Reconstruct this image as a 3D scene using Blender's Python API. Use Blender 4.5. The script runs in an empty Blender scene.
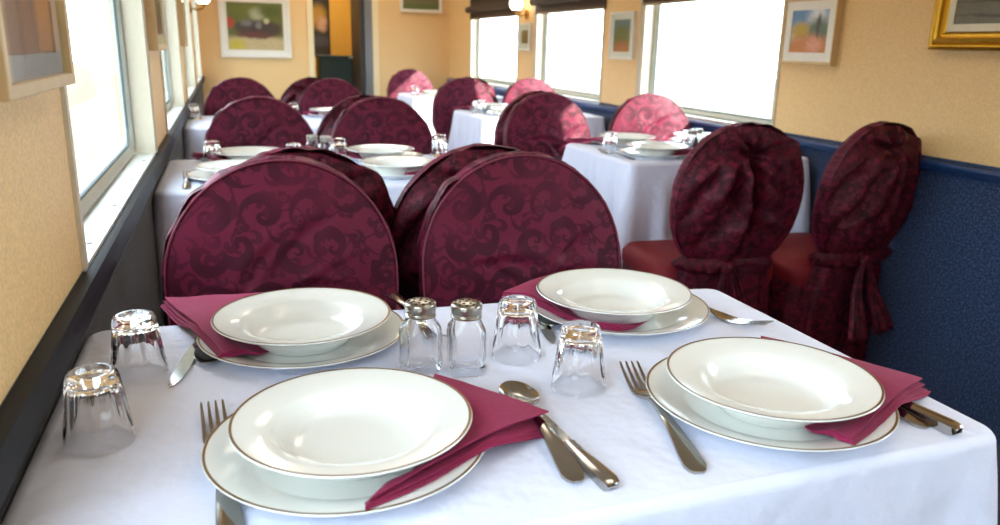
import bpy, math, random
from mathutils import Vector, Matrix, noise
random.seed(7)
PI = math.pi
scn = bpy.context.scene
COL = scn.collection
rad = math.radians

# ------------------------------------------------------------------ colour / material helpers
def lin(c):
    c = c / 255.0
    return c / 12.92 if c <= 0.04045 else ((c + 0.055) / 1.055) ** 2.4
def rgb(r, g, b): return (lin(r), lin(g), lin(b), 1.0)

class NT:
    """small wrapper to write node trees tersely"""
    def __init__(s, name):
        s.m = bpy.data.materials.new(name); s.m.use_nodes = True
        s.t = s.m.node_tree; s.b = s.t.nodes['Principled BSDF']
    def n(s, typ, **kw):
        x = s.t.nodes.new(typ)
        for k, v in kw.items(): setattr(x, k, v)
        return x
    def put(s, sock, v):
        if isinstance(v, bpy.types.NodeSocket): s.t.links.new(v, sock)
        else: sock.default_value = v
    def math(s, op, a, b=0.0, c=0.0, clamp=False):
        x = s.n('ShaderNodeMath', operation=op, use_clamp=clamp)
        s.put(x.inputs[0], a); s.put(x.inputs[1], b)
        if op in ('MULTIPLY_ADD', 'SMOOTH_MIN', 'COMPARE', 'WRAP'): s.put(x.inputs[2], c)
        return x.outputs[0]
    def vmath(s, op, a, b=(0, 0, 0), scale=1.0):
        x = s.n('ShaderNodeVectorMath', operation=op)
        s.put(x.inputs[0], a)
        if op == 'SCALE': s.put(x.inputs['Scale'], scale)
        elif len(x.inputs) > 1: s.put(x.inputs[1], b)
        return x.outputs['Value'] if op in ('LENGTH', 'DOT_PRODUCT', 'DISTANCE') else x.outputs[0]
    def mix(s, f, a, b):
        x = s.n('ShaderNodeMix', data_type='RGBA')
        s.put(x.inputs['Factor'], f); s.put(x.inputs['A'], a); s.put(x.inputs['B'], b)
        return x.outputs['Result']
    def mixf(s, f, a, b):
        x = s.n('ShaderNodeMix', data_type='FLOAT')
        s.put(x.inputs[0], f); s.put(x.inputs[2], a); s.put(x.inputs[3], b)
        return x.outputs[0]
    def ramp(s, v, lo, hi, a=0.0, b=1.0):
        x = s.n('ShaderNodeMapRange', interpolation_type='SMOOTHSTEP')
        s.put(x.inputs[0], v); s.put(x.inputs[1], lo); s.put(x.inputs[2], hi); s.put(x.inputs[3], a); s.put(x.inputs[4], b)
        return x.outputs[0]
    def coord(s, kind='Object'):
        return s.n('ShaderNodeTexCoord').outputs[kind]
    def noise(s, vec, scale, detail=2.0, rough=0.5, out='Fac'):
        x = s.n('ShaderNodeTexNoise')
        s.put(x.inputs['Vector'], vec); x.inputs['Scale'].default_value = scale
        x.inputs['Detail'].default_value = detail; x.inputs['Roughness'].default_value = rough
        return x.outputs[out]
    def bump(s, h, strength=0.3, dist=0.002, normal=None):
        x = s.n('ShaderNodeBump'); x.inputs['Strength'].default_value = strength; x.inputs['Distance'].default_value = dist
        s.put(x.inputs['Height'], h)
        if normal is not None: s.put(x.inputs['Normal'], normal)
        return x.outputs[0]
    def sep(s, v):
        x = s.n('ShaderNodeSeparateXYZ'); s.put(x.inputs[0], v); return x.outputs
    def comb(s, x_, y_, z_):
        x = s.n('ShaderNodeCombineXYZ'); s.put(x.inputs[0], x_); s.put(x.inputs[1], y_); s.put(x.inputs[2], z_); return x.outputs[0]
    def bs(s, **kw):
        names = dict(color='Base Color', rough='Roughness', metal='Metallic', normal='Normal', trans='Transmission Weight', ior='IOR',
                     sheen='Sheen Weight', sheen_rough='Sheen Roughness', sheen_tint='Sheen Tint', coat='Coat Weight', coat_rough='Coat Roughness',
                     spec='Specular IOR Level', sub='Subsurface Weight', emit='Emission Color', emits='Emission Strength')
        for k, v in kw.items(): s.put(s.b.inputs[names[k]], v)
        return s.m

M = {}
def plain(name, c, rough=0.5, metal=0.0, nscale=60.0, namt=0.06, bump=0.0, **kw):
    t = NT(name); v = t.coord()
    f = t.noise(v, nscale, 3.0)
    d = tuple(x * (1 - namt) for x in c[:3]) + (1,)
    e = tuple(min(1, x * (1 + namt)) for x in c[:3]) + (1,)
    t.bs(color=t.mix(f, d, e), rough=rough, metal=metal, **kw)
    if bump: t.bs(normal=t.bump(f, bump, 0.002))
    M[name] = t.m
    return t.m

def wallpaper(name, c):
    t = NT(name); v = t.coord()
    a = t.noise(v, 260.0, 2.0); b = t.noise(v, 6.0, 3.0)
    col = t.mix(t.ramp(a, 0.3, 0.7), tuple(x * 0.86 for x in c[:3]) + (1,), tuple(min(1, x * 1.1) for x in c[:3]) + (1,))
    col = t.mix(t.math('MULTIPLY', b, 0.25), col, tuple(x * 0.85 for x in c[:3]) + (1,))
    t.bs(color=col, rough=0.55, normal=t.bump(a, 0.25, 0.001)); M[name] = t.m
wallpaper('beige_wallpaper', rgb(233, 194, 136))
wallpaper('yellow_wallpaper', rgb(226, 178, 72))
plain('white_paint', rgb(200, 190, 168), 0.45)
plain('cream_paint', rgb(233, 214, 172), 0.4)
plain('sill_enamel', rgb(188, 186, 178), 0.35)
plain('aluminium', rgb(176, 180, 172), 0.4, 0.6)
plain('rubber', rgb(92, 100, 98), 0.7)
plain('grey_metal', rgb(120, 122, 125), 0.4, 0.4)
plain('dark_blind', rgb(66, 48, 34), 0.7)
plain('blind_hem', rgb(150, 130, 100), 0.6)
plain('dark_door', rgb(48, 46, 44), 0.5)
plain('navy_rail', rgb(28, 58, 102), 0.35)
plain('navy_rail_shaded', rgb(24, 28, 34), 0.55, spec=0.25)  # left-hand navy rail, its shade put into the colour
plain('ceiling_white', rgb(238, 232, 216), 0.7)
plain('teal_crate', rgb(40, 66, 72), 0.5)
plain('pale_wood', rgb(206, 176, 128), 0.4, 0, 30, 0.15)
plain('white_frame', rgb(226, 222, 212), 0.4)
plain('table_wood', rgb(120, 78, 46), 0.45, 0, 20, 0.2)
plain('dry_ground', rgb(96, 90, 72), 0.9, 0, 3, 0.2)
plain('dry_bank', rgb(84, 78, 58), 0.95, 0, 0.8, 0.35)
plain('pale_render', rgb(222, 210, 180), 0.9, 0, 3, 0.1)
plain('brass', rgb(190, 150, 80), 0.25, 1.0)
plain('gold', rgb(196, 150, 52), 0.3, 1.0, 40, 0.2)
plain('mat_board', rgb(226, 218, 196), 0.8)
plain('mauve_mat', rgb(196, 184, 186), 0.8)
plain('steel', rgb(176, 174, 170), 0.13, 1.0, 20, 0.05)
plain('cap_steel', rgb(170, 166, 158), 0.28, 1.0, 90, 0.1)
plain('hole_dark', rgb(30, 22, 16), 0.6)
plain('gilt_line', rgb(128, 96, 58), 0.3, 0.55)
plain('porcelain', rgb(230, 231, 226), 0.1, 0, 4, 0.01)
plain('screw', rgb(90, 84, 74), 0.4, 0.8)

def carpet(name, a, b):
    t = NT(name); v = t.coord()
    f = t.noise(v, 150.0, 3.0, 0.75)
    g = t.noise(v, 40.0, 2.0)
    col = t.mix(t.ramp(f, 0.46, 0.64), a, b)
    t.bs(color=t.mix(t.math('MULTIPLY', g, 0.4), col, a), rough=0.95, normal=t.bump(f, 0.6, 0.003), sheen=0.2); M[name] = t.m
carpet('navy_carpet', rgb(16, 36, 70), rgb(70, 98, 140))
carpet('navy_carpet_shaded', rgb(16, 18, 22), rgb(66, 68, 74))  # same navy carpet on the left wall, backlit greyness put into the colour
carpet('floor_carpet', rgb(22, 26, 40), rgb(52, 56, 74))

def damask(name, ground, motif, velvet=False):
    t = NT(name); v = t.coord()
    s = t.sep(v)
    p = t.comb(s[0], s[2], 0.0)
    w = t.noise(v, 9.0, 1.0, 0.5, 'Color')
    p = t.vmath('ADD', p, t.vmath('SCALE', t.vmath('SUBTRACT', w, (0.5, 0.5, 0.5)), scale=0.02))
    def layer(scale, rnd, petals, R, K, thr=0.8):
        vo = t.n('ShaderNodeTexVoronoi', voronoi_dimensions='2D', feature='F1')
        t.put(vo.inputs['Vector'], p); vo.inputs['Scale'].default_value = scale; vo.inputs['Randomness'].default_value = rnd
        d = t.vmath('SUBTRACT', p, vo.outputs['Position'])
        q = t.sep(d)
        r = t.math('MULTIPLY', t.vmath('LENGTH', d), scale)
        an = t.math('ARCTAN2', q[1], q[0])
        cr = t.sep(vo.outputs['Color'])
        ph = t.math('MULTIPLY', cr[0], 6.28)
        sg = t.math('SUBTRACT', t.math('MULTIPLY', t.math('GREATER_THAN', cr[1], 0.5), 2.0), 1.0)
        # scroll: a spiral arm that thickens outwards
        sp = t.math('SINE', t.math('ADD', t.math('ADD', t.math('MULTIPLY', an, sg), ph), t.math('MULTIPLY', t.math('LOGARITHM', t.math('ADD', r, 0.03), 2.718), K)))
        sp = t.math('MULTIPLY', t.ramp(sp, 0.1, 0.3), t.ramp(r, R, R * 0.92))
        # flower: petals with a vein ring
        pe = t.math('ABSOLUTE', t.math('COSINE', t.math('ADD', t.math('MULTIPLY', an, petals), ph)))
        rr = t.math('MULTIPLY_ADD', pe, 0.2, 0.22)
        fl = t.math('SUBTRACT', 1.0, t.ramp(t.math('SUBTRACT', r, rr), -0.02, 0.02))
        ring = t.ramp(t.math('ABSOLUTE', t.math('SUBTRACT', r, 0.14)), 0.015, 0.035)
        fl = t.math('MULTIPLY', fl, ring)
        return t.mixf(t.math('GREATER_THAN', cr[2], thr), sp, fl)
    m1 = layer(12.0, 0.6, 3.5, 0.52, 3.4, 0.84)
    m2 = layer(27.0, 0.9, 1.5, 0.5, 2.2, 0.8)
    vine = t.math('ABSOLUTE', t.math('SUBTRACT', t.noise(p, 13.0, 1.0), 0.5))
    vine = t.math('SUBTRACT', 1.0, t.ramp(vine, 0.010, 0.020))
    m = t.math('MAXIMUM', m1, t.math('MULTIPLY', m2, 0.8))
    m = t.math('MAXIMUM', m, t.math('MULTIPLY', vine, 0.8))
    fade = t.ramp(t.noise(v, 7.0, 2.0), 0.25, 0.6, 0.35, 1.0)
    m = t.math('MULTIPLY', m, fade)
    weave = t.noise(v, 500.0, 1.0)
    if velvet:
        cr = t.math('MULTIPLY', t.ramp(t.noise(v, 46.0, 4.0, 0.7), 0.46, 0.55), 0.9)
        m = t.math('MAXIMUM', t.math('MULTIPLY', m, 0.7), cr)
        nrm = t.bump(t.math('ADD', t.noise(v, 26.0, 3.0, 0.6), t.math('MULTIPLY', cr, 0.2)), 0.4, 0.004)
    else:
        nrm = t.bump(t.math('ADD', t.math('MULTIPLY', m, 0.5), t.math('MULTIPLY', weave, 0.35)), 0.25, 0.001)
    t.bs(color=t.mix(m, ground, motif), rough=t.mixf(m, 0.5, 0.62), normal=nrm, sheen=0.03, sheen_rough=0.4, sheen_tint=rgb(190, 70, 100), spec=0.2)
    M[name] = t.m
damask('damask', rgb(100, 23, 50), rgb(62, 11, 31))
damask('crushed_damask', rgb(96, 18, 40), rgb(44, 6, 19), True)
plain('burgundy_piping', rgb(112, 34, 58), 0.6)
plain('seat_red', rgb(112, 20, 30), 0.6, 0, 40, 0.15, spec=0.25)

def linen(name, c, fine=900.0):
    t = NT(name); v = t.coord()
    w = t.n('ShaderNodeTexWave', wave_type='BANDS', bands_direction='X'); t.put(w.inputs[0], v); w.inputs['Scale'].default_value = 220; w.inputs['Distortion'].default_value = 1.5
    w2 = t.n('ShaderNodeTexWave', wave_type='BANDS', bands_direction='Y'); t.put(w2.inputs[0], v); w2.inputs['Scale'].default_value = 220; w2.inputs['Distortion'].default_value = 1.5
    wv = t.math('ADD', w.outputs[1], w2.outputs[1])
    big = t.noise(v, 9.0, 3.0, 0.55)
    big2 = t.noise(v, 28.0, 3.0, 0.55)
    h = t.math('ADD', t.math('MULTIPLY', big, 1.0), t.math('MULTIPLY', big2, 0.22))
    n1 = t.bump(h, 0.5, 0.02)
    f = t.noise(v, 300.0, 2.0)
    d = tuple(x * 0.93 for x in c[:3]) + (1,)
    t.bs(color=t.mix(f, d, c), rough=0.75, normal=t.bump(wv, 0.12, 0.0006, n1), sheen=0.15, spec=0.3); M[name] = t.m
linen('tablecloth_white', rgb(222, 226, 246))
def napkin_mat():
    t = NT('napkin_burgundy'); v = t.coord()
    f = t.noise(v, 420.0, 2.0); g = t.noise(v, 30.0, 2.0)
    t.bs(color=t.mix(f, rgb(126, 26, 62), rgb(158, 44, 86)), rough=0.8, normal=t.bump(t.math('ADD', t.math('MULTIPLY', f, 0.2), g), 0.25, 0.003), sheen=0.05, spec=0.15)
    M['napkin_burgundy'] = t.m
napkin_mat()
def glass_mat():
    t = NT('clear_glass')
    t.bs(color=(1.0, 1.0, 1.0, 1), rough=0.0, trans=1.0, ior=1.36); M['clear_glass'] = t.m
    t = NT('window_glass')
    o = t.t.nodes['Material Output']
    tr = t.n('ShaderNodeBsdfTransparent'); tr.inputs[0].default_value = (0.96, 0.98, 0.96, 1)
    gl = t.n('ShaderNodeBsdfGlossy'); gl.inputs['Roughness'].default_value = 0.02
    lw = t.n('ShaderNodeLayerWeight'); lw.inputs['Blend'].default_value = 0.5
    fr = t.math('MULTIPLY_ADD', t.math('POWER', lw.outputs['Facing'], 5.0), 0.4, 0.035)
    mx = t.n('ShaderNodeMixShader'); t.put(mx.inputs[0], fr); t.put(mx.inputs[1], tr.outputs[0]); t.put(mx.inputs[2], gl.outputs[0])
    t.put(o.inputs['Surface'], mx.outputs[0]); M['window_glass'] = t.m
glass_mat()
def lamp_mat(name, c, s):
    t = NT(name); t.bs(color=c, rough=0.3, emit=c, emits=s); M[name] = t.m
lamp_mat('lamp_glow', rgb(255, 240, 214), 8.0)
lamp_mat('fill_glow', rgb(255, 236, 206), 1.2)  # glow of the added ceiling fill panels

def art(name, base, layers, warp=0.05, grain=0.3):
    """painted picture: soft ellipses (cx, cz, rx, rz, colour, softness) over a base, in the picture's own metres"""
    t = NT(name); v = t.coord()
    wv = t.vmath('SCALE', t.vmath('SUBTRACT', t.noise(v, 22.0, 3.0, 0.6, 'Color'), (0.5, 0.5, 0.5)), scale=warp)
    s = t.sep(t.vmath('ADD', v, wv))
    col = base
    for (cx, cz, rx, rz, c, soft) in layers:
        dx = t.math('DIVIDE', t.math('SUBTRACT', s[0], cx), rx); dz = t.math('DIVIDE', t.math('SUBTRACT', s[2], cz), rz)
        d = t.math('SQRT', t.math('ADD', t.math('MULTIPLY', dx, dx), t.math('MULTIPLY', dz, dz)))
        col = t.mix(t.ramp(d, 1.0 + soft, 1.0 - soft), col, c)
    g = t.noise(v, 130.0, 3.0, 0.7)
    t.bs(color=t.mix(t.math('MULTIPLY', t.ramp(g, 0.4, 0.7), grain), col, rgb(40, 30, 24)), rough=0.3); M[name] = t.m
# ------------------------------------------------------------------ geometry helpers
class MB:
    def __init__(s): s.v = []; s.f = []
    def box(s, x0, x1, y0, y1, z0, z1):
        b = len(s.v)
        s.v += [(x0, y0, z0), (x1, y0, z0), (x1, y1, z0), (x0, y1, z0), (x0, y0, z1), (x1, y0, z1), (x1, y1, z1), (x0, y1, z1)]
        s.f += [tuple(b + i for i in q) for q in ((0, 3, 2, 1), (4, 5, 6, 7), (0, 1, 5, 4), (1, 2, 6, 5), (2, 3, 7, 6), (3, 0, 4, 7))]
        return s
    def loft(s, rings, closed=True, cap0=False, cap1=False):
        b = len(s.v); n = len(rings[0])
        for r in rings: s.v += [tuple(p) for p in r]
        for i in range(len(rings) - 1):
            for j in range(n if closed else n - 1):
                k = (j + 1) % n
                s.f.append((b + i * n + j, b + i * n + k, b + (i + 1) * n + k, b + (i + 1) * n + j))
        if cap0: s.f.append(tuple(b + j for j in range(n))[::-1])
        if cap1: s.f.append(tuple(b + (len(rings) - 1) * n + j for j in range(n)))
        return s
    def lathe(s, prof, n=48, cx=0, cy=0, cz=0, closed=False):
        rings = [[(cx + r * math.cos(2 * PI * j / n), cy + r * math.sin(2 * PI * j / n), cz + z) for j in range(n)] for r, z in prof]
        if closed: rings.append(rings[0])
        return s.loft(rings)
    def tube(s, pts, r, n=8, closed=False):
        P = [Vector(p) for p in pts]; rings = []
        N = len(P)
        rr = r if callable(r) else (lambda t: r)
        for i, p in enumerate(P):
            a = P[(i - 1) % N] if (closed or i > 0) else p
            c = P[(i + 1) % N] if (closed or i < N - 1) else p
            d = (c - a).normalized()
            u = d.cross(Vector((0, 0, 1)))
            if u.length < 1e-3: u = d.cross(Vector((0, 1, 0)))
            u.normalize(); w = u.cross(d)
            q = rr(i / max(1, N - 1))
            rings.append([p + u * (q * math.cos(2 * PI * j / n)) + w * (q * math.sin(2 * PI * j / n)) for j in range(n)])
        if closed: rings.append(rings[0]); return s.loft(rings)
        return s.loft(rings, True, True, True)
    def ellipsoid(s, c, rx, ry, rz, n=24, m=12):
        rings = []
        for i in range(m + 1):
            a = -PI / 2 + PI * i / m
            q = max(math.cos(a), 1e-4)
            rings.append([(c[0] + rx * q * math.cos(2 * PI * j / n), c[1] + ry * q * math.sin(2 * PI * j / n), c[2] + rz * math.sin(a)) for j in range(n)])
        return s.loft(rings)
    def build(s, name, mat, parent=None, smooth=True, angle=40, loc=None):
        me = bpy.data.meshes.new(name); me.from_pydata(s.v, [], s.f); me.update()
        me.materials.append(M[mat] if isinstance(mat, str) else mat)
        if smooth:
            me.polygons.foreach_set('use_smooth', [True] * len(me.polygons))
            me.set_sharp_from_angle(angle=rad(angle))
        o = bpy.data.objects.new(name, me); COL.objects.link(o)
        if parent: o.parent = parent
        if loc: o.location = loc
        return o
def bevel(o, w=0.004, seg=2):
    m = o.modifiers.new('bevel', 'BEVEL'); m.width = w; m.segments = seg; m.limit_method = 'ANGLE'; m.angle_limit = rad(50); return o
def solid(o, th, off=0.0):
    m = o.modifiers.new('solid', 'SOLIDIFY'); m.thickness = th; m.offset = off; return o

def thing(name, label, cat, loc=(0, 0, 0), rz=0.0, group=None):
    o = bpy.data.objects.new(name, None); COL.objects.link(o); o.empty_display_size = 0.05
    o.location = loc; o.rotation_euler = (0, 0, rz)
    tag(o, label, cat, group); return o
def tag(o, label, cat, group=None):
    o['label'] = label; o['category'] = cat; o['kind'] = 'thing'
    if group: o['group'] = group
    return o
def struct(o): o['kind'] = 'structure'; return o
def dup(root, label, loc, rz=None, group=None):
    r = root.copy(); COL.objects.link(r); r.location = loc
    if rz is not None: r.rotation_euler = (0, 0, rz)
    r['label'] = label
    if group: r['group'] = group
    for ch in list(root.children):
        c = ch.copy(); COL.objects.link(c); c.parent = r
        for g in list(ch.children):
            d = g.copy(); COL.objects.link(d); d.parent = c
    return r
PROTO = {}
def put(key, make, label, cat, loc, rz=0.0, group=None):
    """first call builds the thing, later calls copy it with its parts"""
    if key not in PROTO:
        t = make(); tag(t, label, cat, group); t.location = loc; t.rotation_euler = (0, 0, rz); PROTO[key] = t; return t
    return dup(PROTO[key], label, loc, rz, group)
def empty(name):
    o = bpy.data.objects.new(name, None); COL.objects.link(o); o.empty_display_size = 0.05; return o

# ------------------------------------------------------------------ setting
def fbm_(v): return noise.fractal(Vector((v, 0.3, 1.7)), 1.0, 2.0, 3)
XL, XR, YB, YE, ZC = -0.21, 2.16, -2.6, 8.0, 2.25
ZS, ZT = 0.825, 1.40            # window opening
left_win = [(-0.9, 0.60), (1.2, 2.45), (3.0, 4.22), (4.75, 5.95), (6.5, 7.6)]  # first opening is out of view, widened to brighten the front table
right_win = [(-2.2, -0.9), (0.05, 1.0), (2.79, 3.95), (4.45, 5.55), (5.95, 7.2)]  # first two openings are out of view, placed for soft fill light
TH = 0.08
def side_wall(side, wins, x):
    x0, x1 = (x - TH, x) if side == 'left' else (x, x + TH)
    m = MB(); y = YB
    for a, b in wins: m.box(x0, x1, y, a, ZS, ZT + 0.2); y = b
    m.box(x0, x1, y, YE, ZS, ZT + 0.2); m.box(x0, x1, YB, YE, ZT + 0.2, ZC)
    struct(m.build('wall_' + side, 'beige_wallpaper', smooth=False))
    struct(MB().box(x0, x1, YB, YE, 0, ZS).build('wall_%s_carpeting' % side, 'navy_carpet_shaded' if side == 'left' else 'navy_carpet', smooth=False))
side_wall('left', left_win, XL); side_wall('right', right_win, XR)
# dado rails with ridges
def rail(name, x, s, mat, z0, z1):
    k = 0.8 if s > 0 else 1.0
    prof = [(0, z0), (0.016, z0 + 0.002), (0.022, z0 + 0.010), (0.019, z0 + 0.013), (0.024, z0 + 0.017), (0.026, z1 - 0.012), (0.022, z1 - 0.003), (0.012, z1), (0, z1)]
    m = MB().loft([[(x + s * a * k, YB, z) for a, z in prof], [(x + s * a * k, YE, z) for a, z in prof]], True, True, True)
    struct(m.build(name, mat, angle=30))
rail('trim_1', XL, 1, 'navy_rail_shaded', 0.766, 0.823); rail('trim_2', XR, -1, 'navy_rail', 0.778, 0.815)
struct(MB().box(XL - TH, XR + TH, YB, YE + 1.6, -0.06, 0).build('floor', 'floor_carpet', smooth=False))
# gently arched ceiling
m = MB(); pr_ = []
for i in range(17):
    u = i / 16; pr_.append((XL - TH + u * (XR - XL + 2 * TH), ZC - 0.02 + 0.16 * math.sin(PI * u)))
top = [(a, b + 0.05) for a, b in pr_][::-1]
m.loft([[(a, YB, b) for a, b in pr_ + top], [(a, YE + 1.6, b) for a, b in pr_ + top]], True, True, True)
struct(m.build('ceiling', 'ceiling_white', angle=30))
struct(MB().box(XL - TH, XR + TH, YB - 0.08, YB, 0, ZC + 0.2).build('wall_rear', 'beige_wallpaper', smooth=False))
DX0, DX1, DH = 0.80, 1.385, 2.0
m = MB(); m.box(XL - TH, DX0, YE, YE + 0.06, 0, ZC + 0.2); m.box(DX1, XR + TH, YE, YE + 0.06, 0, ZC + 0.2); m.box(DX0, DX1, YE, YE + 0.06, DH, ZC + 0.2)
struct(m.build('wall_end', 'beige_wallpaper', smooth=False))
# door frame and the door standing open into the vestibule
d1 = empty('door_1'); struct(d1)
m = MB(); m.box(DX0 - 0.035, DX0 + 0.02, YE - 0.012, YE + 0.07, 0, DH + 0.04); m.box(DX1 + 0.002, DX1 + 0.06, YE - 0.012, YE + 0.07, 0, DH + 0.04); m.box(DX0 + 0.02, DX1 + 0.002, YE - 0.012, YE + 0.07, DH, DH + 0.04)
m.build('door_frame', 'cream_paint', d1, smooth=False)
MB().box(DX1 - 0.075, DX1, YE + 0.0, YE + 0.06, 0, DH).build('door_post', 'grey_metal', d1, smooth=False)
dl = MB().box(DX1 - 0.115, DX1 - 0.08, YE + 0.02, YE + 0.62, 0.01, DH - 0.02).build('door_leaf', 'dark_door', d1, smooth=False)
MB().tube([(DX1 - 0.115, YE + 0.56, 1.0), (DX1 - 0.15, YE + 0.56, 1.0), (DX1 - 0.15, YE + 0.46, 1.0)], 0.009).build('door_handle', 'aluminium', dl)
# vestibule
m = MB(); m.box(XL, 1.9, YE + 1.3, YE + 1.36, 0, ZC + 0.2); m.box(0.45, 0.5, YE + 0.06, YE + 1.3, 0, ZC + 0.2); m.box(1.55, 1.6, YE + 0.06, YE + 1.3, 0, ZC + 0.2)
struct(m.build('wall_vestibule', 'yellow_wallpaper', smooth=False))

# windows -----------------------------------------------------------------
def rrect(w0, w1, h0, h1, r, n=6):
    pts = []
    for cx, cz, a0 in ((w1 - r, h1 - r, 0), (w0 + r, h1 - r, 90), (w0 + r, h0 + r, 180), (w1 - r, h0 + r, 270)):
        for k in range(n + 1):
            a = rad(a0 + 90 * k / n); pts.append((cx + r * math.cos(a), cz + r * math.sin(a)))
    return pts
wn = 0
def window(side, a, b):
    global wn; wn += 1
    w = empty('window_%d' % wn); struct(w)
    s = 1 if side == 'left' else -1
    X = XL if side == 'left' else XR
    xo = X - s * 0.058           # plane of the sash
    # sash: rounded frame profile swept round the opening
    def ring(d, x): return [(x, y, z) for y, z in rrect(a + 0.012 + d, b - 0.012 - d, ZS + 0.004 + d, ZT + 0.16 - d, 0.05)]
    m = MB(); m.loft([ring(0, xo - s * 0.012), ring(0, xo + s * 0.008), ring(0.01, xo + s * 0.012), ring(0.02, xo + s * 0.006), ring(0.028, xo - s * 0.002), ring(0.028, xo - s * 0.012)])
    m.build('window_frame', 'aluminium', w, angle=35)
    MB().loft([ring(0.0265, xo + s * 0.003), ring(0.033, xo + s * 0.003), ring(0.034, xo - s * 0.003)]).build('gasket', 'rubber', w, angle=35)
    m = MB(); p0 = ring(0.026, xo - s * 0.004); p1 = ring(0.026, xo - s * 0.009)
    m.v = p0 + p1; n = len(p0); m.f = [tuple(range(n)), tuple(range(2 * n - 1, n - 1, -1))] + [(i, (i + 1) % n, n + (i + 1) % n, n + i) for i in range(n)]
    m.build('window_pane', 'window_glass', w, smooth=False)
    # sill and reveals
    sl = MB().box(min(X - s * 0.052, X + s * 0.004), max(X - s * 0.052, X + s * 0.004), a, b, ZS - 0.012, ZS + 0.004).build('window_sill', 'sill_enamel', w, smooth=False)
    m = MB()
    for k in range(4):
        y = a + (b - a) * (0.12 + 0.25 * k)
        m.lathe([(0.0, 0.0015), (0.004, 0.001), (0.0045, 0)], 10, X - s * 0.012, y, ZS + 0.004)
    m.build('screw_heads', 'screw', sl)
    m = MB(); lo, hi = min(X - s * 0.05, X + s * 0.006), max(X - s * 0.05, X + s * 0.006)
    m.box(lo, hi, a - 0.005, a + 0.012, ZS + 0.004, ZT + 0.2); m.box(lo, hi, b - 0.012, b + 0.03, ZS + 0.004, ZT + 0.2)
    lo, hi = min(X, X + s * 0.007), max(X, X + s * 0.007)
    m.box(lo, hi, b + 0.036, b + 0.052, ZS, ZT + 0.2)
    m.build('window_trim', 'white_paint', w, smooth=False)
    return w
for a, b in left_win: window('left', a, b)
for a, b in right_win: window('right', a, b)
# divider bars of the two hopper panes in the middle right-hand window
bl = ['rolled dark brown blind over the widest sunlit window, nearest the camera', 'rolled dark brown blind over the middle window of the sunlit wall', 'rolled dark brown blind over the farthest window, beside the end wall']
def blind(i, a, b):
    t = thing('window_blind', bl[i], 'blind', (XR - 0.004, (a + b) / 2, ZT), 0, 'rolled blinds over the sunlit windows')
    L = (b - a) / 2 + 0.02
    m = MB(); n = 14
    cz, cx = 0.055, -0.03
    m.loft([[(cx + 0.028 * math.cos(2 * PI * j / n), y, cz + 0.028 * math.sin(2 * PI * j / n)) for j in range(n)] for y in (-L, L)], True, True, True)
    m.build('roller', 'dark_blind', t)
    MB().box(-0.008, 0.0, -L, L, -0.02, 0.2).build('cloth', 'dark_blind', t, smooth=False)
    MB().box(-0.014, 0.002, -L, L, -0.032, -0.02).build('hem_bar', 'blind_hem', t, smooth=False)
    bevel(MB().box(-0.07, 0.0, -L - 0.01, L + 0.01, 0.165, 0.21).build('pelmet', 'dark_blind', t, smooth=False))
for i, (a, b) in enumerate(right_win[2:]): blind(i, a, b)
# outside
struct(MB().box(-60, 60, -60, 60, -1.3, -1.2).build('ground_outside', 'dry_ground', smooth=False))

m = MB(); rr = []
for i in range(41):
    y = -50 + 2.5 * i
    hgt = 3.8 + 0.5 * fbm_(y * 0.08)
    rr.append([(-5.0, y, -1.25), (-6.5, y, -0.6 + 0.1 * fbm_(y * 0.3)), (-9.0, y, 0.15 + 0.2 * fbm_(y * 0.2 + 4)), (-13.0, y, hgt * 0.5), (-19.0, y, hgt), (-30.0, y, hgt), (-30.0, y, -1.25)])
m.loft(rr, False); struct(m.build('hills_outside', 'dry_bank', angle=80))

# ------------------------------------------------------------------ pictures
def framed(name, label, w, h, depth, bw, art_mat, frame_mat, matw, mat_mat, loc, rz, prof=None, glaze=True):
    """picture centred on its own origin, facing -Y, back on y = 0"""
    t = thing(name, label, 'picture', loc, rz)
    prof = prof or [(0, 0), (0, -depth), (bw * 0.35, -depth), (bw * 0.9, -depth * 0.75), (bw, -depth * 0.5), (bw, 0)]
    m = MB(); W, H = w / 2, h / 2
    rings = [[(-W + d, y, -H + d), (W - d, y, -H + d), (W - d, y, H - d), (-W + d, y, H - d)] for d, y in prof]
    m.loft(rings); m.build('picture_frame', frame_mat, t, angle=25)
    iy = -depth * 0.72
    iw, ih = W - bw + 0.002, H - bw + 0.002
    if matw:
        q = MB(); a, b, c, d = matw if isinstance(matw, tuple) else (matw,) * 4   # left right bottom top
        O = [(-iw, iy, -ih), (iw, iy, -ih), (iw, iy, ih), (-iw, iy, ih)]
        I = [(-iw + a, iy, -ih + c), (iw - b, iy, -ih + c), (iw - b, iy, ih - d), (-iw + a, iy, ih - d)]
        J = [(x, iy + 0.003, z) for x, y, z in I]
        q.loft([O, I, J]); q.build('mat_board', mat_mat, t, smooth=False)
    MB().box(-iw, iw, iy + 0.003, iy + 0.006, -ih, ih).build('print', art_mat, t, smooth=False)
    if glaze: MB().box(-iw, iw, iy - 0.005, iy - 0.003, -ih, ih).build('glazing', 'window_glass', t, smooth=False)
    return t
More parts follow.
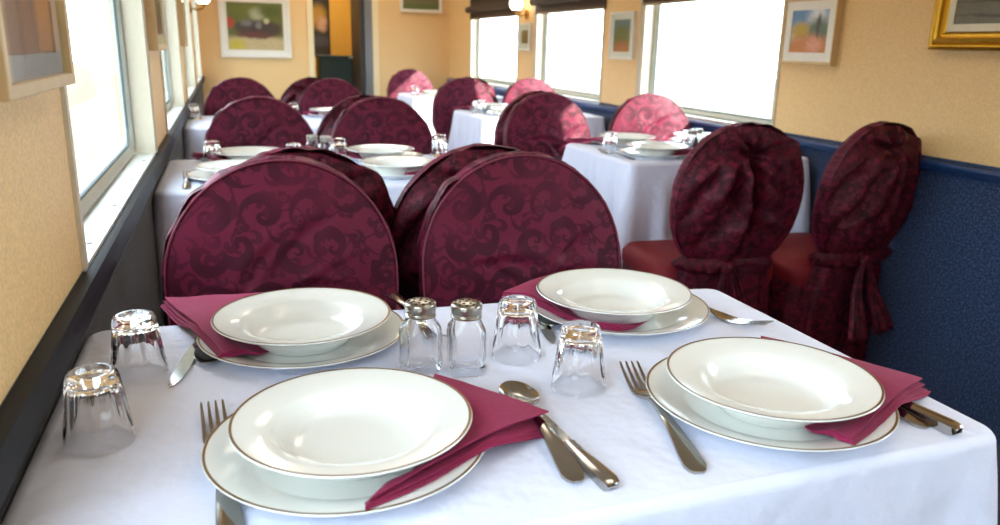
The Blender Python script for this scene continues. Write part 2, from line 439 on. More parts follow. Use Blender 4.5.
# near picture on the window wall (y .80-1.135, bottom 1.08)
art('art_ochre', rgb(166, 96, 58), [(0, 0.05, 0.10, 0.16, rgb(150, 78, 52), 0.5), (0.02, -0.03, 0.06, 0.05, rgb(196, 120, 60), 0.6), (-0.05, 0.02, 0.012, 0.12, rgb(110, 56, 50), 0.5), (0.03, 0.0, 0.010, 0.16, rgb(122, 62, 50), 0.5), (0.07, -0.05, 0.05, 0.03, rgb(206, 146, 84), 0.7), (-0.08, -0.07, 0.03, 0.02, rgb(110, 70, 60), 0.6)], 0.04)
framed('framed_picture', 'pale wood framed orange print on the wall beside the near window', 0.323, 0.46, 0.035, 0.013, 'art_ochre', 'pale_wood', (0.02, 0.03, 0.026, 0.03), 'mauve_mat', (XL, 0.9415, 1.318), rad(90), [(0, 0), (0, -0.034), (0.001, -0.035), (0.012, -0.035), (0.013, -0.034), (0.013, 0)])
art('art_village', rgb(206, 190, 160), [(0, 0.08, 0.2, 0.07, rgb(90, 130, 176), 0.5), (0.04, 0.04, 0.05, 0.05, rgb(232, 232, 236), 0.7), (0.05, 0.0, 0.07, 0.05, rgb(86, 104, 86), 0.5), (-0.05, 0.0, 0.05, 0.03, rgb(182, 150, 40), 0.5), (0, -0.07, 0.14, 0.055, rgb(196, 116, 52), 0.4), (0.03, -0.05, 0.04, 0.03, rgb(220, 150, 120), 0.6), (0.05, 0.02, 0.012, 0.04, rgb(60, 60, 56), 0.4)], 0.03)
framed('framed_picture', 'white framed colourful village print between gold picture and near sunlit window', 0.30, 0.25, 0.03, 0.014, 'art_village', 'pale_wood', 0.034, 'white_frame', (XR, 2.615, 1.222), rad(-90), None, False)
art('art_garden', rgb(150, 140, 90), [(0, 0.05, 0.2, 0.05, rgb(110, 130, 150), 0.5), (0, 0, 0.09, 0.06, rgb(120, 120, 50), 0.5), (0.0, -0.07, 0.12, 0.04, rgb(190, 110, 60), 0.5)], 0.03)
framed('framed_picture', 'small white framed garden print between the sunlit windows', 0.285, 0.26, 0.025, 0.014, 'art_garden', 'white_frame', 0.03, 'white_frame', (XR, 4.185, 1.215), rad(-90))
art('art_golden', rgb(180, 150, 84), [(0, 0.0, 0.05, 0.08, rgb(150, 120, 60), 0.5)], 0.03)
framed('framed_picture', 'narrow pale framed ochre print below the globe lamp on sunlit wall', 0.25, 0.2, 0.02, 0.014, 'art_golden', 'white_frame', 0.04, 'white_frame', (XR, 5.775, 1.215), rad(-90))
# gold-framed railway painting, right edge of the picture
art('art_railway', rgb(96, 88, 78), [(0.0, -0.12, 0.4, 0.06, rgb(104, 96, 78), 0.4), (-0.02, 0.02, 0.10, 0.02, rgb(128, 32, 36), 0.25), (0.14, 0.03, 0.14, 0.03, rgb(120, 34, 36), 0.3), (-0.12, -0.03, 0.04, 0.025, rgb(170, 168, 160), 0.6), (0.08, -0.02, 0.12, 0.012, rgb(60, 52, 48), 0.4), (0.0, 0.16, 0.3, 0.08, rgb(120, 130, 140), 0.5), (0.05, -0.09, 0.2, 0.004, rgb(60, 48, 40), 0.5), (0.0, -0.13, 0.2, 0.004, rgb(62, 50, 42), 0.5)], 0.02)
gp = [(0, 0), (0, -0.03), (0.006, -0.034), (0.010, -0.030), (0.014, -0.030), (0.022, -0.042), (0.030, -0.045), (0.036, -0.040), (0.040, -0.030), (0.046, -0.030), (0.049, -0.026), (0.056, -0.022), (0.056, 0)]
framed('framed_painting', 'railway painting in a heavy stepped gold frame on the beige wall', 0.56, 0.46, 0.034, 0.056, 'art_railway', 'gold', 0.022, 'mat_board', (XR, 1.752, 1.39), rad(-90), gp, False)
# window-wall pictures further on
framed('framed_picture', 'pale wood framed print seen edge-on between the second and third windows', 0.40, 0.45, 0.03, 0.02, 'art_ochre', 'pale_wood', 0.03, 'mat_board', (XL, 2.76, 1.335), rad(90))
framed('framed_picture', 'small brown print hung far along the window wall', 0.30, 0.4, 0.03, 0.02, 'art_golden', 'pale_wood', 0.03, 'mat_board', (XL, 4.49, 1.31), rad(90))
art('art_engine', rgb(104, 106, 50), [(0, 0.2, 0.3, 0.1, rgb(112, 116, 52), 0.5), (-0.0, -0.16, 0.4, 0.075, rgb(196, 176, 132), 0.4), (-0.18, -0.17, 0.08, 0.05, rgb(196, 178, 70), 0.6), (0.02, -0.02, 0.17, 0.085, rgb(70, 58, 56), 0.3), (0.0, -0.075, 0.17, 0.03, rgb(104, 60, 54), 0.5), (0.16, -0.02, 0.07, 0.05, rgb(74, 62, 56), 0.5), (-0.12, -0.01, 0.07, 0.04, rgb(80, 66, 62), 0.5), (0.02, 0.11, 0.06, 0.05, rgb(180, 180, 150), 0.7), (0.10, 0.05, 0.024, 0.024, rgb(196, 190, 150), 0.6), (0.14, 0.14, 0.10, 0.05, rgb(86, 98, 40), 0.7), (-0.225, 0.03, 0.035, 0.05, rgb(182, 70, 44), 0.3), (-0.08, 0.03, 0.05, 0.03, rgb(120, 116, 112), 0.5), (0.03, 0.01, 0.03, 0.03, rgb(126, 124, 122), 0.5)], 0.03)
framed('framed_picture', 'large white framed picture of a steam engine on the end wall', 0.635, 0.56, 0.03, 0.04, 'art_engine', 'white_frame', 0.03, 'white_frame', (0.29, YE, 1.275), 0, None, False)
art('art_green', rgb(96, 110, 60), [(0.0, -0.06, 0.3, 0.03, rgb(120, 112, 80), 0.5), (0, 0.0, 0.09, 0.05, rgb(60, 80, 44), 0.5)], 0.03)
framed('framed_picture', 'pale framed green print on end wall right of the doorway', 0.42, 0.34, 0.025, 0.03, 'art_green', 'white_frame', 0.0, 'white_frame', (1.87, YE, 1.62), 0, None, False)
art('art_poster', rgb(60, 56, 50), [(-0.02, 0.1, 0.1, 0.12, rgb(190, 150, 60), 0.5), (0.03, 0.02, 0.05, 0.08, rgb(214, 176, 150), 0.5), (0, -0.16, 0.15, 0.06, rgb(80, 84, 90), 0.5)], 0.05)
framed('wall_poster', 'dim poster seen through the open doorway at the far end', 0.22, 0.62, 0.02, 0.012, 'art_poster', 'dark_door', 0.0, 'white_frame', (1.02, YE + 1.3, 1.32), 0, None, False)
t = thing('storage_box', 'dark teal box standing in the vestibule past the doorway', 'box', (1.16, YE + 1.0, 0))
bevel(MB().box(-0.2, 0.2, -0.15, 0.15, 0, 0.98).build('body', 'teal_crate', t, smooth=False), 0.01)
bevel(MB().box(-0.21, 0.21, -0.16, 0.16, 0.98, 1.01).build('lid', 'teal_crate', t, smooth=False), 0.006)

# globe wall lamps
def sconce():
    t = empty('wall_lamp')
    m = MB(); m.loft([[(x, 0.035 * math.cos(2 * PI * j / 20), 0.035 * math.sin(2 * PI * j / 20)) for j in range(20)] for x in (0, 0.012)], True, True, True)
    m.build('wall_plate', 'brass', t)
    MB().tube([(0.01, 0, 0), (0.05, 0, -0.012), (0.085, 0, 0.0), (0.09, 0, 0.02)], 0.006).build('arm', 'brass', t)
    MB().lathe([(0.012, 0.014), (0.026, 0.02), (0.03, 0.03)], 20, 0.09).build('cup', 'brass', t)
    MB().ellipsoid((0.09, 0, 0.072), 0.05, 0.05, 0.05).build('globe', 'lamp_glow', t)
    return t
put('sconce', sconce, 'glowing round globe lamp on the sunlit wall between far windows', 'lamp', (XR, 5.76, 1.375), PI, 'globe wall lamps')
put('sconce', sconce, 'glowing round globe lamp high on the window wall near the end', 'lamp', (XL, 6.2, 1.36), 0, 'globe wall lamps')

# ------------------------------------------------------------------ chairs
def fbm(x, y, z, o=3): return noise.fractal(Vector((x, y, z)), 1.0, 2.0, o)
def outline(th, a=0.207, bt=0.213, bb=0.262, zc=0.718):
    c, s = math.cos(th), math.sin(th)
    n = 2.0 if s > 0 else 2.7
    x = a * math.copysign(abs(c) ** (2 / n), c)
    z = zc + (bt if s > 0 else bb) * math.copysign(abs(s) ** (2 / n), s)
    if s < 0: x *= 1 - 0.22 * (abs(s) ** 2)
    return x, z
LEAN = 0.14
def make_chair(seed, lean_x=0.0):
    """front of the backrest faces -Y, origin on the floor under the backrest"""
    rnd = random.Random(seed)
    t = empty('dining_chair')
    T = 0.042
    NA, NR = 112, 26
    def yl(z): return LEAN * (z - 0.5)
    # wrinkles of the front face
    wr = [(rnd.uniform(-0.05, 0.12), rnd.uniform(0.60, 0.76), rnd.uniform(-0.9, 0.9), rnd.uniform(0.07, 0.13), rnd.uniform(0.003, 0.007)) for _ in range(9)]
    def front_y(x, z, r):
        y = -T / 2 - 0.012 * (1 - r * r)
        for cx, cz, an, L, A in wr:
            dx, dz = x - cx, z - cz
            u = dx * math.cos(an) + dz * math.sin(an); v = -dx * math.sin(an) + dz * math.cos(an)
            v += 0.25 * u * u / L
            y += A * math.exp(-(u / L) ** 2) * (math.exp(-(v / 0.009) ** 2) - 0.8 * math.exp(-((v - 0.018) / 0.012) ** 2)) * (1 - r ** 4)
        y += 0.005 * fbm(x * 9 + seed, z * 9, 1.3) * (1 - r ** 4)
        return y
    rings = []
    for i in range(NR + 1):
        r = 0.004 + 0.996 * (i / NR) ** 0.8
        ring = []
        for j in range(NA):
            th = 2 * PI * j / NA
            ox, oz = outline(th); oz0 = 0.70
            x, z = ox * r, oz0 + (oz - oz0) * r
            ring.append((x, front_y(x, z, r) + yl(z), z))
        rings.append(ring)
    # gusset
    for k, (d, y) in enumerate(((0.004, -T / 2 + 0.004), (0.006, -T / 4), (0.004, 0.0), (0.004, T / 4), (0.006, T / 2))):
        ring = []
        for j in range(NA):
            th = 2 * PI * j / NA; ox, oz = outline(th)
            w = 1 + (d + 0.0035 * fbm(math.cos(th) * 5 + seed, math.sin(th) * 5, k * 0.7)) / 0.2
            z = 0.70 + (oz - 0.70) * w
            ring.append((ox * w, y + yl(z), z))
        rings.append(ring)
    bk = MB().loft(rings, True, True).build('backrest', 'damask', t, angle=60)
    ed = []
    for j in range(NA):
        ox, oz = outline(2 * PI * j / NA); ed.append((ox * 1.012, -T / 2 - 0.001 + yl(oz), 0.70 + (oz - 0.70) * 1.012))
    MB().tube(ed, 0.0022, 6, True).build('piping', 'burgundy_piping', bk)
    # gathered back of the cover: pleats radiate from a pinched knot, draped folds below
    px, pz = rnd.uniform(-0.03, 0.03), 0.84 + rnd.uniform(-0.01, 0.02)
    ph = rnd.uniform(0, 6)
    def back_y(x, z, rho):
        dx, dz = x - px, z - pz
        r = math.hypot(dx, dz); th = math.atan2(dz, dx)
        y = T / 2 + 0.040 * (1 - rho ** 2.2)
        up = 1 / (1 + math.exp(-(dz + 0.01) / 0.02))
        w = 1 - rho ** 5
        y += w * up * (0.013 + 0.016 * math.exp(-r / 0.12)) * min(1, r / 0.02) * (2.4 * abs(math.cos(0.5 * (7 * th + ph + 1.4 * fbm(th * 1.1, seed, r * 3)))) - 1.4)
        y -= 0.050 * math.exp(-(r / 0.028) ** 2)
        lo = 1 - up
        dn = max(0.0, -dz)
        g = min(1, dn / 0.05)
        fx = x - px + 0.018 * fbm(z * 4, seed + 3.1, 0.2)
        # folds hang from the knot and spread downwards
        q = fx / (0.35 + 2.2 * dn)
        am = 0.35 + 1.3 * max(0.0, 0.5 + 0.9 * fbm(q * 3 + seed, z * 2.0, 5.1))
        y += w * lo * 0.020 * g * am * (2.4 * abs(math.cos(PI * (q + 0.03 * fbm(z * 7, q * 3, seed)) / 0.15 + ph)) - 1.4)
        # one deep dark crease straight down from the knot
        y -= w * lo * 0.055 * g * math.exp(-((fx + 0.012) / 0.016) ** 2)
        y += w * lo * 0.022 * g * math.exp(-((fx - 0.030) / 0.026) ** 2)
        # flaps folded over from the knot to the lower right and left
        e = dx - 0.75 * dn - 0.010 * fbm(z * 6, 2.2, seed)
        y += w * lo * 0.030 / (1 + math.exp(-e / 0.003)) * math.exp(-dn / 0.14)
        e2 = -dx - 1.1 * dn + 0.02
        y += w * lo * 0.019 / (1 + math.exp(-e2 / 0.005)) * math.exp(-dn / 0.16)
        # drag lines where the cloth sags
        y += w * lo * 0.006 * math.sin(2 * PI * (z + 0.7 * abs(x)) / 0.085 + 2 * fbm(x * 6, z * 6, seed)) * math.exp(-((dz + 0.20) / 0.10) ** 2)
        y += w * 0.005 * fbm(x * 12 + seed, z * 12, 0.4) + w * 0.002 * fbm(x * 38, z * 38, seed)
        return y
    rings = []
    NRB, NAB = 44, 160
    for i in range(NRB + 1):
        r = 0.004 + 0.996 * (i / NRB) ** 0.75
        ring = []
        for j in range(NAB):
            th = 2 * PI * j / NAB
            ox, oz = outline(th)
            k = 1.03 + 0.03 * fbm(math.cos(th) * 2.2 + seed, math.sin(th) * 2.2, 0.3) + 0.055 * math.exp(-((th - 2.35) / 0.16) ** 2) - 0.02 * math.exp(-((th - 1.9) / 0.15) ** 2) + 0.03 * math.exp(-((th - 1.25) / 0.14) ** 2)
            x, z = ox * k * r, 0.70 + (oz - 0.70) * (k - 0.045) * r
            y = back_y(x, z, r)
            ring.append((x, y + yl(z), z))
        rings.append(ring)
    last = []
    for j in range(NAB):      # turned-over edge
        x, y, z = rings[NRB][j]; last.append((x * 1.004, y - 0.020 + 0.004 * fbm(j * 0.4, seed, 0.1), 0.70 + (z - 0.70) * 1.004))
    rings.append(last)
    rings.append([(x * 0.998, y - 0.020, 0.70 + (z - 0.70) * 0.998) for x, y, z in last])
    MB().loft(rings, True, True).build('gathered_back', 'crushed_damask', t, angle=80)
    # sash at the waist
    def band(z, hw, hd, amp, k, c0=0.0):
        return [(hw * math.cos(2 * PI * j / 96) * (1 + amp * fbm(math.cos(2 * PI * j / 96) * k + seed, math.sin(2 * PI * j / 96) * k, z * 30)),
                 c0 + yl(z) + hd * math.sin(2 * PI * j / 96) * (1 + amp * fbm(math.sin(2 * PI * j / 96) * k, math.cos(2 * PI * j / 96) * k + seed, z * 30)), z) for j in range(96)]
    MB().loft([band(0.462, 0.150, 0.055, 0.1, 3), band(0.470, 0.166, 0.068, 0.14, 3), band(0.485, 0.168, 0.066, 0.16, 3), band(0.495, 0.171, 0.070, 0.14, 3), band(0.512, 0.155, 0.055, 0.1, 3)]).build('sash', 'crushed_damask', t, angle=70)
    m = MB(); kx = rnd.uniform(0.0, 0.05)
    m.ellipsoid((kx, 0.078 + yl(0.487), 0.487), 0.024, 0.016, 0.022, 16, 10); m.build('knot', 'crushed_damask', t)
    for sgn in (-1, 1):
        m = MB(); rr = []
        L = rnd.uniform(0.2, 0.3)
        for i in range(15):
            u = i / 14; z = 0.485 - L * u
            cx = kx + sgn * (0.012 + 0.05 * u ** 0.8); w = 0.010 + 0.03 * u
            cy = 0.080 + 0.050 * u + 0.01 * math.sin(5 * u + seed)
            rr.append([(cx + w * (q / 4 - 1), cy + 0.008 * math.sin(q * 1.9 + 2 * u), z + 0.012 * (q / 8) * sgn * u) for q in range(9)])
        m.loft(rr, False)
        solid(m.build('sash_tail', 'crushed_damask', t, angle=70), 0.003)
    # skirt falling from the waist to the floor
    rings = []
    for i in range(16):
        u = i / 15; z = 0.478 - 0.470 * u
        ring = []
        for j in range(128):
            th = 2 * PI * j / 128
            fo = 1 + (0.05 + 0.14 * u) * 0.5 * math.sin(11 * th + ph + 1.5 * fbm(th, u * 2, seed)) + 0.04 * fbm(math.cos(th) * 4, math.sin(th) * 4, u * 3 + seed)
            ring.append(((0.145 + 0.060 * u ** 0.7) * math.cos(th) * fo, (0.058 + 0.05 * u) * math.sin(th) * fo + yl(z) - 0.01, z))
        rings.append(ring)
    MB().loft(rings).build('skirt', 'crushed_damask', t, angle=70)
    # padded seat and its valance
    def sq(hw, y0, y1, z, r=0.06, n=8):
        return [(x, y, z) for x, y in rrect(-hw, hw, y0, y1, r, n)]
    MB().loft([sq(0.10, -0.28, -0.12, 0.482), sq(0.17, -0.34, -0.06, 0.48), sq(0.200, -0.385, -0.03, 0.468), sq(0.215, -0.40, -0.02, 0.445), sq(0.215, -0.40, -0.02, 0.41), sq(0.208, -0.392, -0.025, 0.39)], True, True, True).build('seat', 'seat_red', t, angle=60)
    rings = []
    for i in range(10):
        u = i / 9; z = 0.43 - 0.41 * u
        base = rrect(-0.212 - 0.006 * u, 0.212 + 0.006 * u, -0.397 - 0.006 * u, -0.03, 0.06, 14)
        rings.append([(x * (1 + 0.02 * u * math.sin(k * 0.9 + seed)), y + 0.01 * u * math.sin(k * 0.9), z) for k, (x, y) in enumerate(base)])
    solid(MB().loft(rings).build('valance', 'crushed_damask', t, angle=70), 0.002)
    for sx in (-1, 1):
        for yy in (-0.34, -0.07):
            m = MB(); m.tube([(sx * 0.17, yy, 0.42), (sx * 0.175, yy, 0.0)], lambda q: 0.018 - 0.006 * q, 10); m.build('leg', 'table_wood', t)
    t.rotation_euler = (0, 0, 0)
    return t
G1 = 'covered chairs facing the camera'; G2 = 'covered chairs seen from behind'
def chair(key, seed, label, x, y, rz, g): return put('chair%s' % key, lambda: make_chair(seed), label, 'chair', (x, y, 0), rz, g)
chair('a', 11, 'burgundy covered chair with scroll damask face, behind the front table by the windows', 0.082, 1.445, rad(2), G1)
chair('b', 23, 'burgundy covered oval chair on the aisle side behind the front table', 0.548, 1.43, rad(-2), G1)
chair('c', 31, 'covered chair with pinched back at the sunlit table, nearer the aisle', 1.485, 2.08, PI + rad(-6), G2)
chair('d', 47, 'covered chair with pinched back and waist sash against the navy wall', 1.96, 2.05, PI + rad(8), G2)
chair('c', 0, 'dark chair back peeking out behind the scroll damask chair', 0.125, 1.70, PI + rad(3), G2)
chair('d', 0, 'dark chair back peeking out behind the aisle-side front chair', 0.525, 1.685, PI + rad(-2), G2)
chair('a', 0, 'covered chair across the second table from camera, window side', 0.113, 3.185, 0, G1)
chair('b', 0, 'covered chair across the second table from camera, aisle side', 0.585, 3.16, 0, G1)
chair('c', 0, 'dark chair back just showing behind aisle-side chair of the second table', 0.545, 3.385, PI, G2)
chair('b', 0, 'covered chair at the far side of the third table, beside the window wall', 0.075, 4.89, 0, G1)
chair('a', 0, 'covered chair at far side of third table, in front of the doorway', 0.60, 4.87, 0, G1)
chair('d', 0, 'covered chair back showing left of the one before the doorway', 0.50, 5.09, PI, G2)
chair('b', 0, 'sunlit covered chair on far aisle corner of the sunlit table', 1.425, 3.46, rad(-3), G1)
chair('a', 0, 'bright pink sunlit chair at far window corner of the sunlit table', 1.925, 3.37, rad(-4), G1)
chair('c', 0, 'chair back pressed behind the sunlit chair on the aisle corner', 1.44, 3.705, PI, G2)
chair('a', 0, 'dark covered chair on aisle side behind the far sunlit table', 1.475, 5.05, 0, G1)
chair('b', 0, 'washed-out pink chair behind the far sunlit table, under the window', 1.98, 5.12, 0, G1)
chair('d', 0, 'sunlit chair back just showing above the dark chair at far table', 1.57, 5.33, PI, G2)
chair('b', 0, 'small distant covered chair against the end wall right of the doorway', 1.53, 6.90, rad(8), G1)

# ------------------------------------------------------------------ tables and cloths
def table(label, clabel, x0, x1, y0, y1, seed, drop=0.52, skew=(0, 0), clampx=(-9, 9)):
    cx, cy = (x0 + x1) / 2, (y0 + y1) / 2
    t = thing('dining_table', label, 'table', (cx, cy, 0), 0, 'dining tables')
    W, D = (x1 - x0) / 2, (y1 - y0) / 2
    bevel(MB().box(-W + 0.02, W - 0.02, -D + 0.03, D - 0.03, 0.715, 0.744).build('tabletop', 'table_wood', t, smooth=False), 0.006)
    MB().lathe([(0.001, 0.715), (0.05, 0.715), (0.045, 0.6), (0.03, 0.5), (0.03, 0.12), (0.05, 0.07), (0.16, 0.02), (0.17, 0), (0.001, 0)], 24).build('pedestal', 'grey_metal', t)
    # draped cloth
    r = 0.03; nn = 10
    base = []
    # perimeter with dense straight edges
    corners = rrect(-W, W, -D, D, r, nn)
    for i in range(len(corners)):
        p, q = Vector(corners[i]), Vector(corners[(i + 1) % len(corners)])
        L = (q - p).length
        k = max(1, int(L / 0.012))
        for s_ in range(k): base.append(p + (q - p) * (s_ / k))
    n = len(base)
    S = [0.0]
    for i in range(n): S.append(S[-1] + (base[(i + 1) % n] - base[i]).length)
    nor = []
    for i in range(n):
        d = (base[(i + 1) % n] - base[i - 1]).normalized(); nor.append(Vector((d.y, -d.x)))
    def fin(x, y, z):
        u = (x + W) / (2 * W)
        y += (skew[1] * u if y > 0 else skew[0] * u) * min(1, abs(y) / D)
        return (min(max(x + cx, clampx[0]), clampx[1]) - cx, y, z)
    rings = []
    for s_ in (0.0, 0.12, 0.25, 0.4, 0.55, 0.7, 0.82, 0.91, 0.97):     # top, shrinking rings
        s2 = max(s_, 0.002)
        rings.append([fin(p.x * s2, p.y * s2, 0.7495 + 0.0012 * fbm(p.x * s2 * 6 + seed, p.y * s2 * 6, 0.2) * (1 - s2 ** 6)) for p in base])
    R = 0.014
    for k in range(7):
        a = (k / 6) * PI / 2
        rings.append([fin(p.x - m_.x * R * (1 - math.sin(a)), p.y - m_.y * R * (1 - math.sin(a)), 0.7495 - R * (1 - math.cos(a))) for p, m_ in zip(base, nor)])
    for k in range(1, 15):
        u = k / 14
        ring = []
        for i, (p, m_) in enumerate(zip(base, nor)):
            dr = drop * (1 - 0.5 * min(1, max(0, (m_.y - 0.2) / 0.6)))
            z = 0.7495 - R - dr * u
            corner = max(0, 1 - min((p - Vector((sx * W, sy * D))).length for sx in (-1, 1) for sy in (-1, 1)) / 0.10)
            f = 0.030 * u * math.sin(S[i] * 2 * PI / 0.17 + seed + 2.5 * fbm(S[i] * 3, seed, 0)) + 0.012 * u * math.sin(S[i] * 2 * PI / 0.075 + seed * 2)
            f = f * (0.6 + 0.4 * u) + 0.010 * u + 0.055 * corner ** 1.5 * u ** 0.8
            ring.append(fin(p.x + m_.x * f, p.y + m_.y * f, z - 0.01 * corner * u))
        rings.append(ring)
    o = MB().loft(rings, True, True).build('tablecloth', 'tablecloth_white', None, angle=70, loc=(cx, cy, 0))
    solid(o, 0.0016, -1.0)
    tag(o, clabel, 'tablecloth', 'white tablecloths')
    return t
table('front dining table under the nearest white cloth', 'white cloth on the front table, laid for four', -0.206, 0.775, 0.535, 1.16, 1.0, 0.5, (0.015, -0.052), (-0.2075, 9))
table('second dining table along the near window wall', 'white cloth on the second table, behind the two front chairs', -0.204, 0.775, 2.24, 2.87, 4.0, 0.5, (0, -0.02), (-0.2075, 9))
table('third dining table, near the doorway end', 'white cloth on the small distant third table by the window wall', -0.204, 0.775, 3.93, 4.56, 7.0, 0.5, (0, 0), (-0.2075, 9))
table('dining table by the wide sunlit window', 'white cloth with hanging corner folds by the wide sunlit window', 1.345, 2.125, 2.49, 3.10, 9.3, 0.5, (0, 0), (-9, 2.14))
table('dining table by the middle sunlit window', 'white cloth on the far table by the middle sunlit window', 1.345, 2.125, 4.29, 4.88, 12.0, 0.5, (0, 0), (-9, 2.14))
table('dining table by the farthest sunlit window', 'white cloth mostly hidden, on the farthest table near the end wall', 1.345, 2.125, 6.06, 6.62, 15.0, 0.5, (0, 0), (-9, 2.14))
ZT_ = 0.7505

# ------------------------------------------------------------------ tableware
def dish(name, prof, band):
    t = MB().lathe(prof, 96).build(name, 'porcelain', None, angle=50)
    MB().lathe(band, 96).build('rim_line', 'gilt_line', t, angle=80)
    return t
def make_charger():
    R = 0.135
    up = [(0.0005, 0.0055), (0.05, 0.0055), (0.088, 0.0060), (0.094, 0.0085), (0.100, 0.0115), (0.115, 0.0160), (0.130, 0.0198), (R, 0.0205)]
    dn = [(R + 0.0006, 0.0195), (R - 0.002, 0.0175), (0.115, 0.0125), (0.100, 0.0080), (0.094, 0.0040), (0.092, 0.0), (0.088, 0.0), (0.087, 0.0025), (0.0005, 0.0025)]
    return dish('charger_plate', up + dn, [(R - 0.0030, 0.02045), (R - 0.0024, 0.02068), (R - 0.0010, 0.02085), (R - 0.0003, 0.02075)])
def make_soup():
    R = 0.115
    up = [(0.0005, 0.0075), (0.04, 0.0075), (0.056, 0.0085), (0.064, 0.012), (0.071, 0.0215), (0.076, 0.0285), (0.082, 0.0320), (0.095, 0.0345), (0.110, 0.0376), (R, 0.0385)]
    dn = [(R + 0.0008, 0.0372), (R - 0.002, 0.0350), (0.095, 0.0308), (0.083, 0.0285), (0.077, 0.0250), (0.070, 0.0140), (0.064, 0.0060), (0.060, 0.0030), (0.058, 0.0), (0.054, 0.0), (0.053, 0.003), (0.0005, 0.0035)]
    return dish('soup_plate', up + dn, [(R - 0.0028, 0.03845), (R - 0.0022, 0.03868), (R - 0.0008, 0.0388), (R - 0.0002, 0.03872)])

def strip(prof, n=9):
    """prof: (y, half width, z centre, thickness, crown) -> closed solid strip along Y"""
    m = MB(); rings = []
    for y, w, z, th, cr in prof:
        a = [(-w + 2 * w * k / (n - 1), y, z + th / 2 + cr * (1 - (2 * k / (n - 1) - 1) ** 2)) for k in range(n)]
        b = [(w - 2 * w * k / (n - 1), y, z - th / 2 + cr * (1 - (2 * k / (n - 1) - 1) ** 2)) for k in range(n)]
        rings.append(a + b)
    m.loft(rings, True, True, True); return m
HANDLE = [(0.0, 0.004, 0.0022, 0.002, 0.0004), (0.004, 0.0085, 0.0025, 0.003, 0.0008), (0.012, 0.0112, 0.003, 0.0034, 0.001), (0.03, 0.0108, 0.0048, 0.0034, 0.001), (0.06, 0.0085, 0.008, 0.0034, 0.001), (0.09, 0.0062, 0.0105, 0.0034, 0.001), (0.118, 0.0045, 0.0112, 0.0036, 0.0008), (0.140, 0.0040, 0.0098, 0.0036, 0.0006)]
def make_fork():
    """origin at the handle end, tines towards +Y, length .245"""
    t = empty('fork')
    strip(HANDLE + [(0.152, 0.0048, 0.0084, 0.0032, 0.0004), (0.160, 0.0085, 0.0066, 0.0028, 0), (0.168, 0.0122, 0.0048, 0.0026, -0.0008), (0.178, 0.0134, 0.0034, 0.0024, -0.0012), (0.189, 0.0134, 0.0034, 0.0024, -0.0010)]).build('handle', 'steel', t, angle=50)
    m = MB()
    for k in range(4):
        x = (k - 1.5) * 0.0073
        rings = []
        for y, w, z in ((0.186, 0.0024, 0.0030), (0.195, 0.0022, 0.0036), (0.21, 0.0020, 0.0058), (0.228, 0.0017, 0.0100), (0.242, 0.0012, 0.0140), (0.246, 0.0005, 0.0150)):
            rings.append([(x - w, y, z - 0.001), (x + w, y, z - 0.001), (x + w, y, z + 0.001), (x - w, y, z + 0.001)])
        m.loft(rings, True, True, True)
    m.build('tines', 'steel', t, angle=40)
    return t
def make_spoon():
    """origin at the handle end, bowl towards +Y, length .225"""
    t = empty('spoon')
    strip(HANDLE + [(0.152, 0.0042, 0.0088, 0.0032, 0.0003)]).build('handle', 'steel', t, angle=50)
    m = MB(); L0, L1 = 0.150, 0.222; c = (L0 + L1) / 2; hl = (L1 - L0) / 2
    def pt(r, a, off):
        x = 0.0215 * r * math.sin(a) * (1 + 0.1 * math.cos(a)); y = c + hl * r * -math.cos(a)
        z = 0.0085 - 0.0075 * (1 - r ** 2.2) - 0.002 * (y - L0) / (L1 - L0) + off
        return (x, y, z)
    rr = [[pt(max(i / 10, 0.01), 2 * PI * j / 40, 0.0014) for j in range(40)] for i in range(11)]
    rr += [[pt(max(i / 10, 0.01), 2 * PI * j / 40, 0.0) for j in range(40)] for i in range(10, -1, -1)]
    m.loft(rr, True, True, True); m.build('bowl', 'steel', t, angle=60)
    return t
def make_knife():
    """origin at the handle end, blade towards +Y, length .255"""
    t = empty('knife')
    strip([(0.0, 0.005, 0.006, 0.005, 0.0006), (0.003, 0.0085, 0.006, 0.009, 0.001), (0.012, 0.0098, 0.0062, 0.0105, 0.001), (0.04, 0.0090, 0.0062, 0.0100, 0.001), (0.08, 0.0075, 0.0062, 0.009, 0.001), (0.112, 0.0064, 0.006, 0.008, 0.001), (0.120, 0.0072, 0.006, 0.008, 0.001)]).build('handle', 'steel', t, angle=50)
    m = MB(); rings = []
    for y, l, r, z in ((0.119, -0.0045, 0.0062, 0.0055), (0.128, -0.005, 0.0095, 0.0045), (0.16, -0.005, 0.0115, 0.0035), (0.21, -0.005, 0.0120, 0.0028), (0.238, -0.003, 0.0110, 0.0024), (0.250, 0.001, 0.0085, 0.0022), (0.256, 0.004, 0.0065, 0.002)):
        rings.append([(l, y, z - 0.0009), (r, y, z - 0.0004), (r, y, z + 0.0004), (l, y, z + 0.0012)])
    m.loft(rings, True, True, True); m.build('blade', 'steel', t, angle=25)
    return t
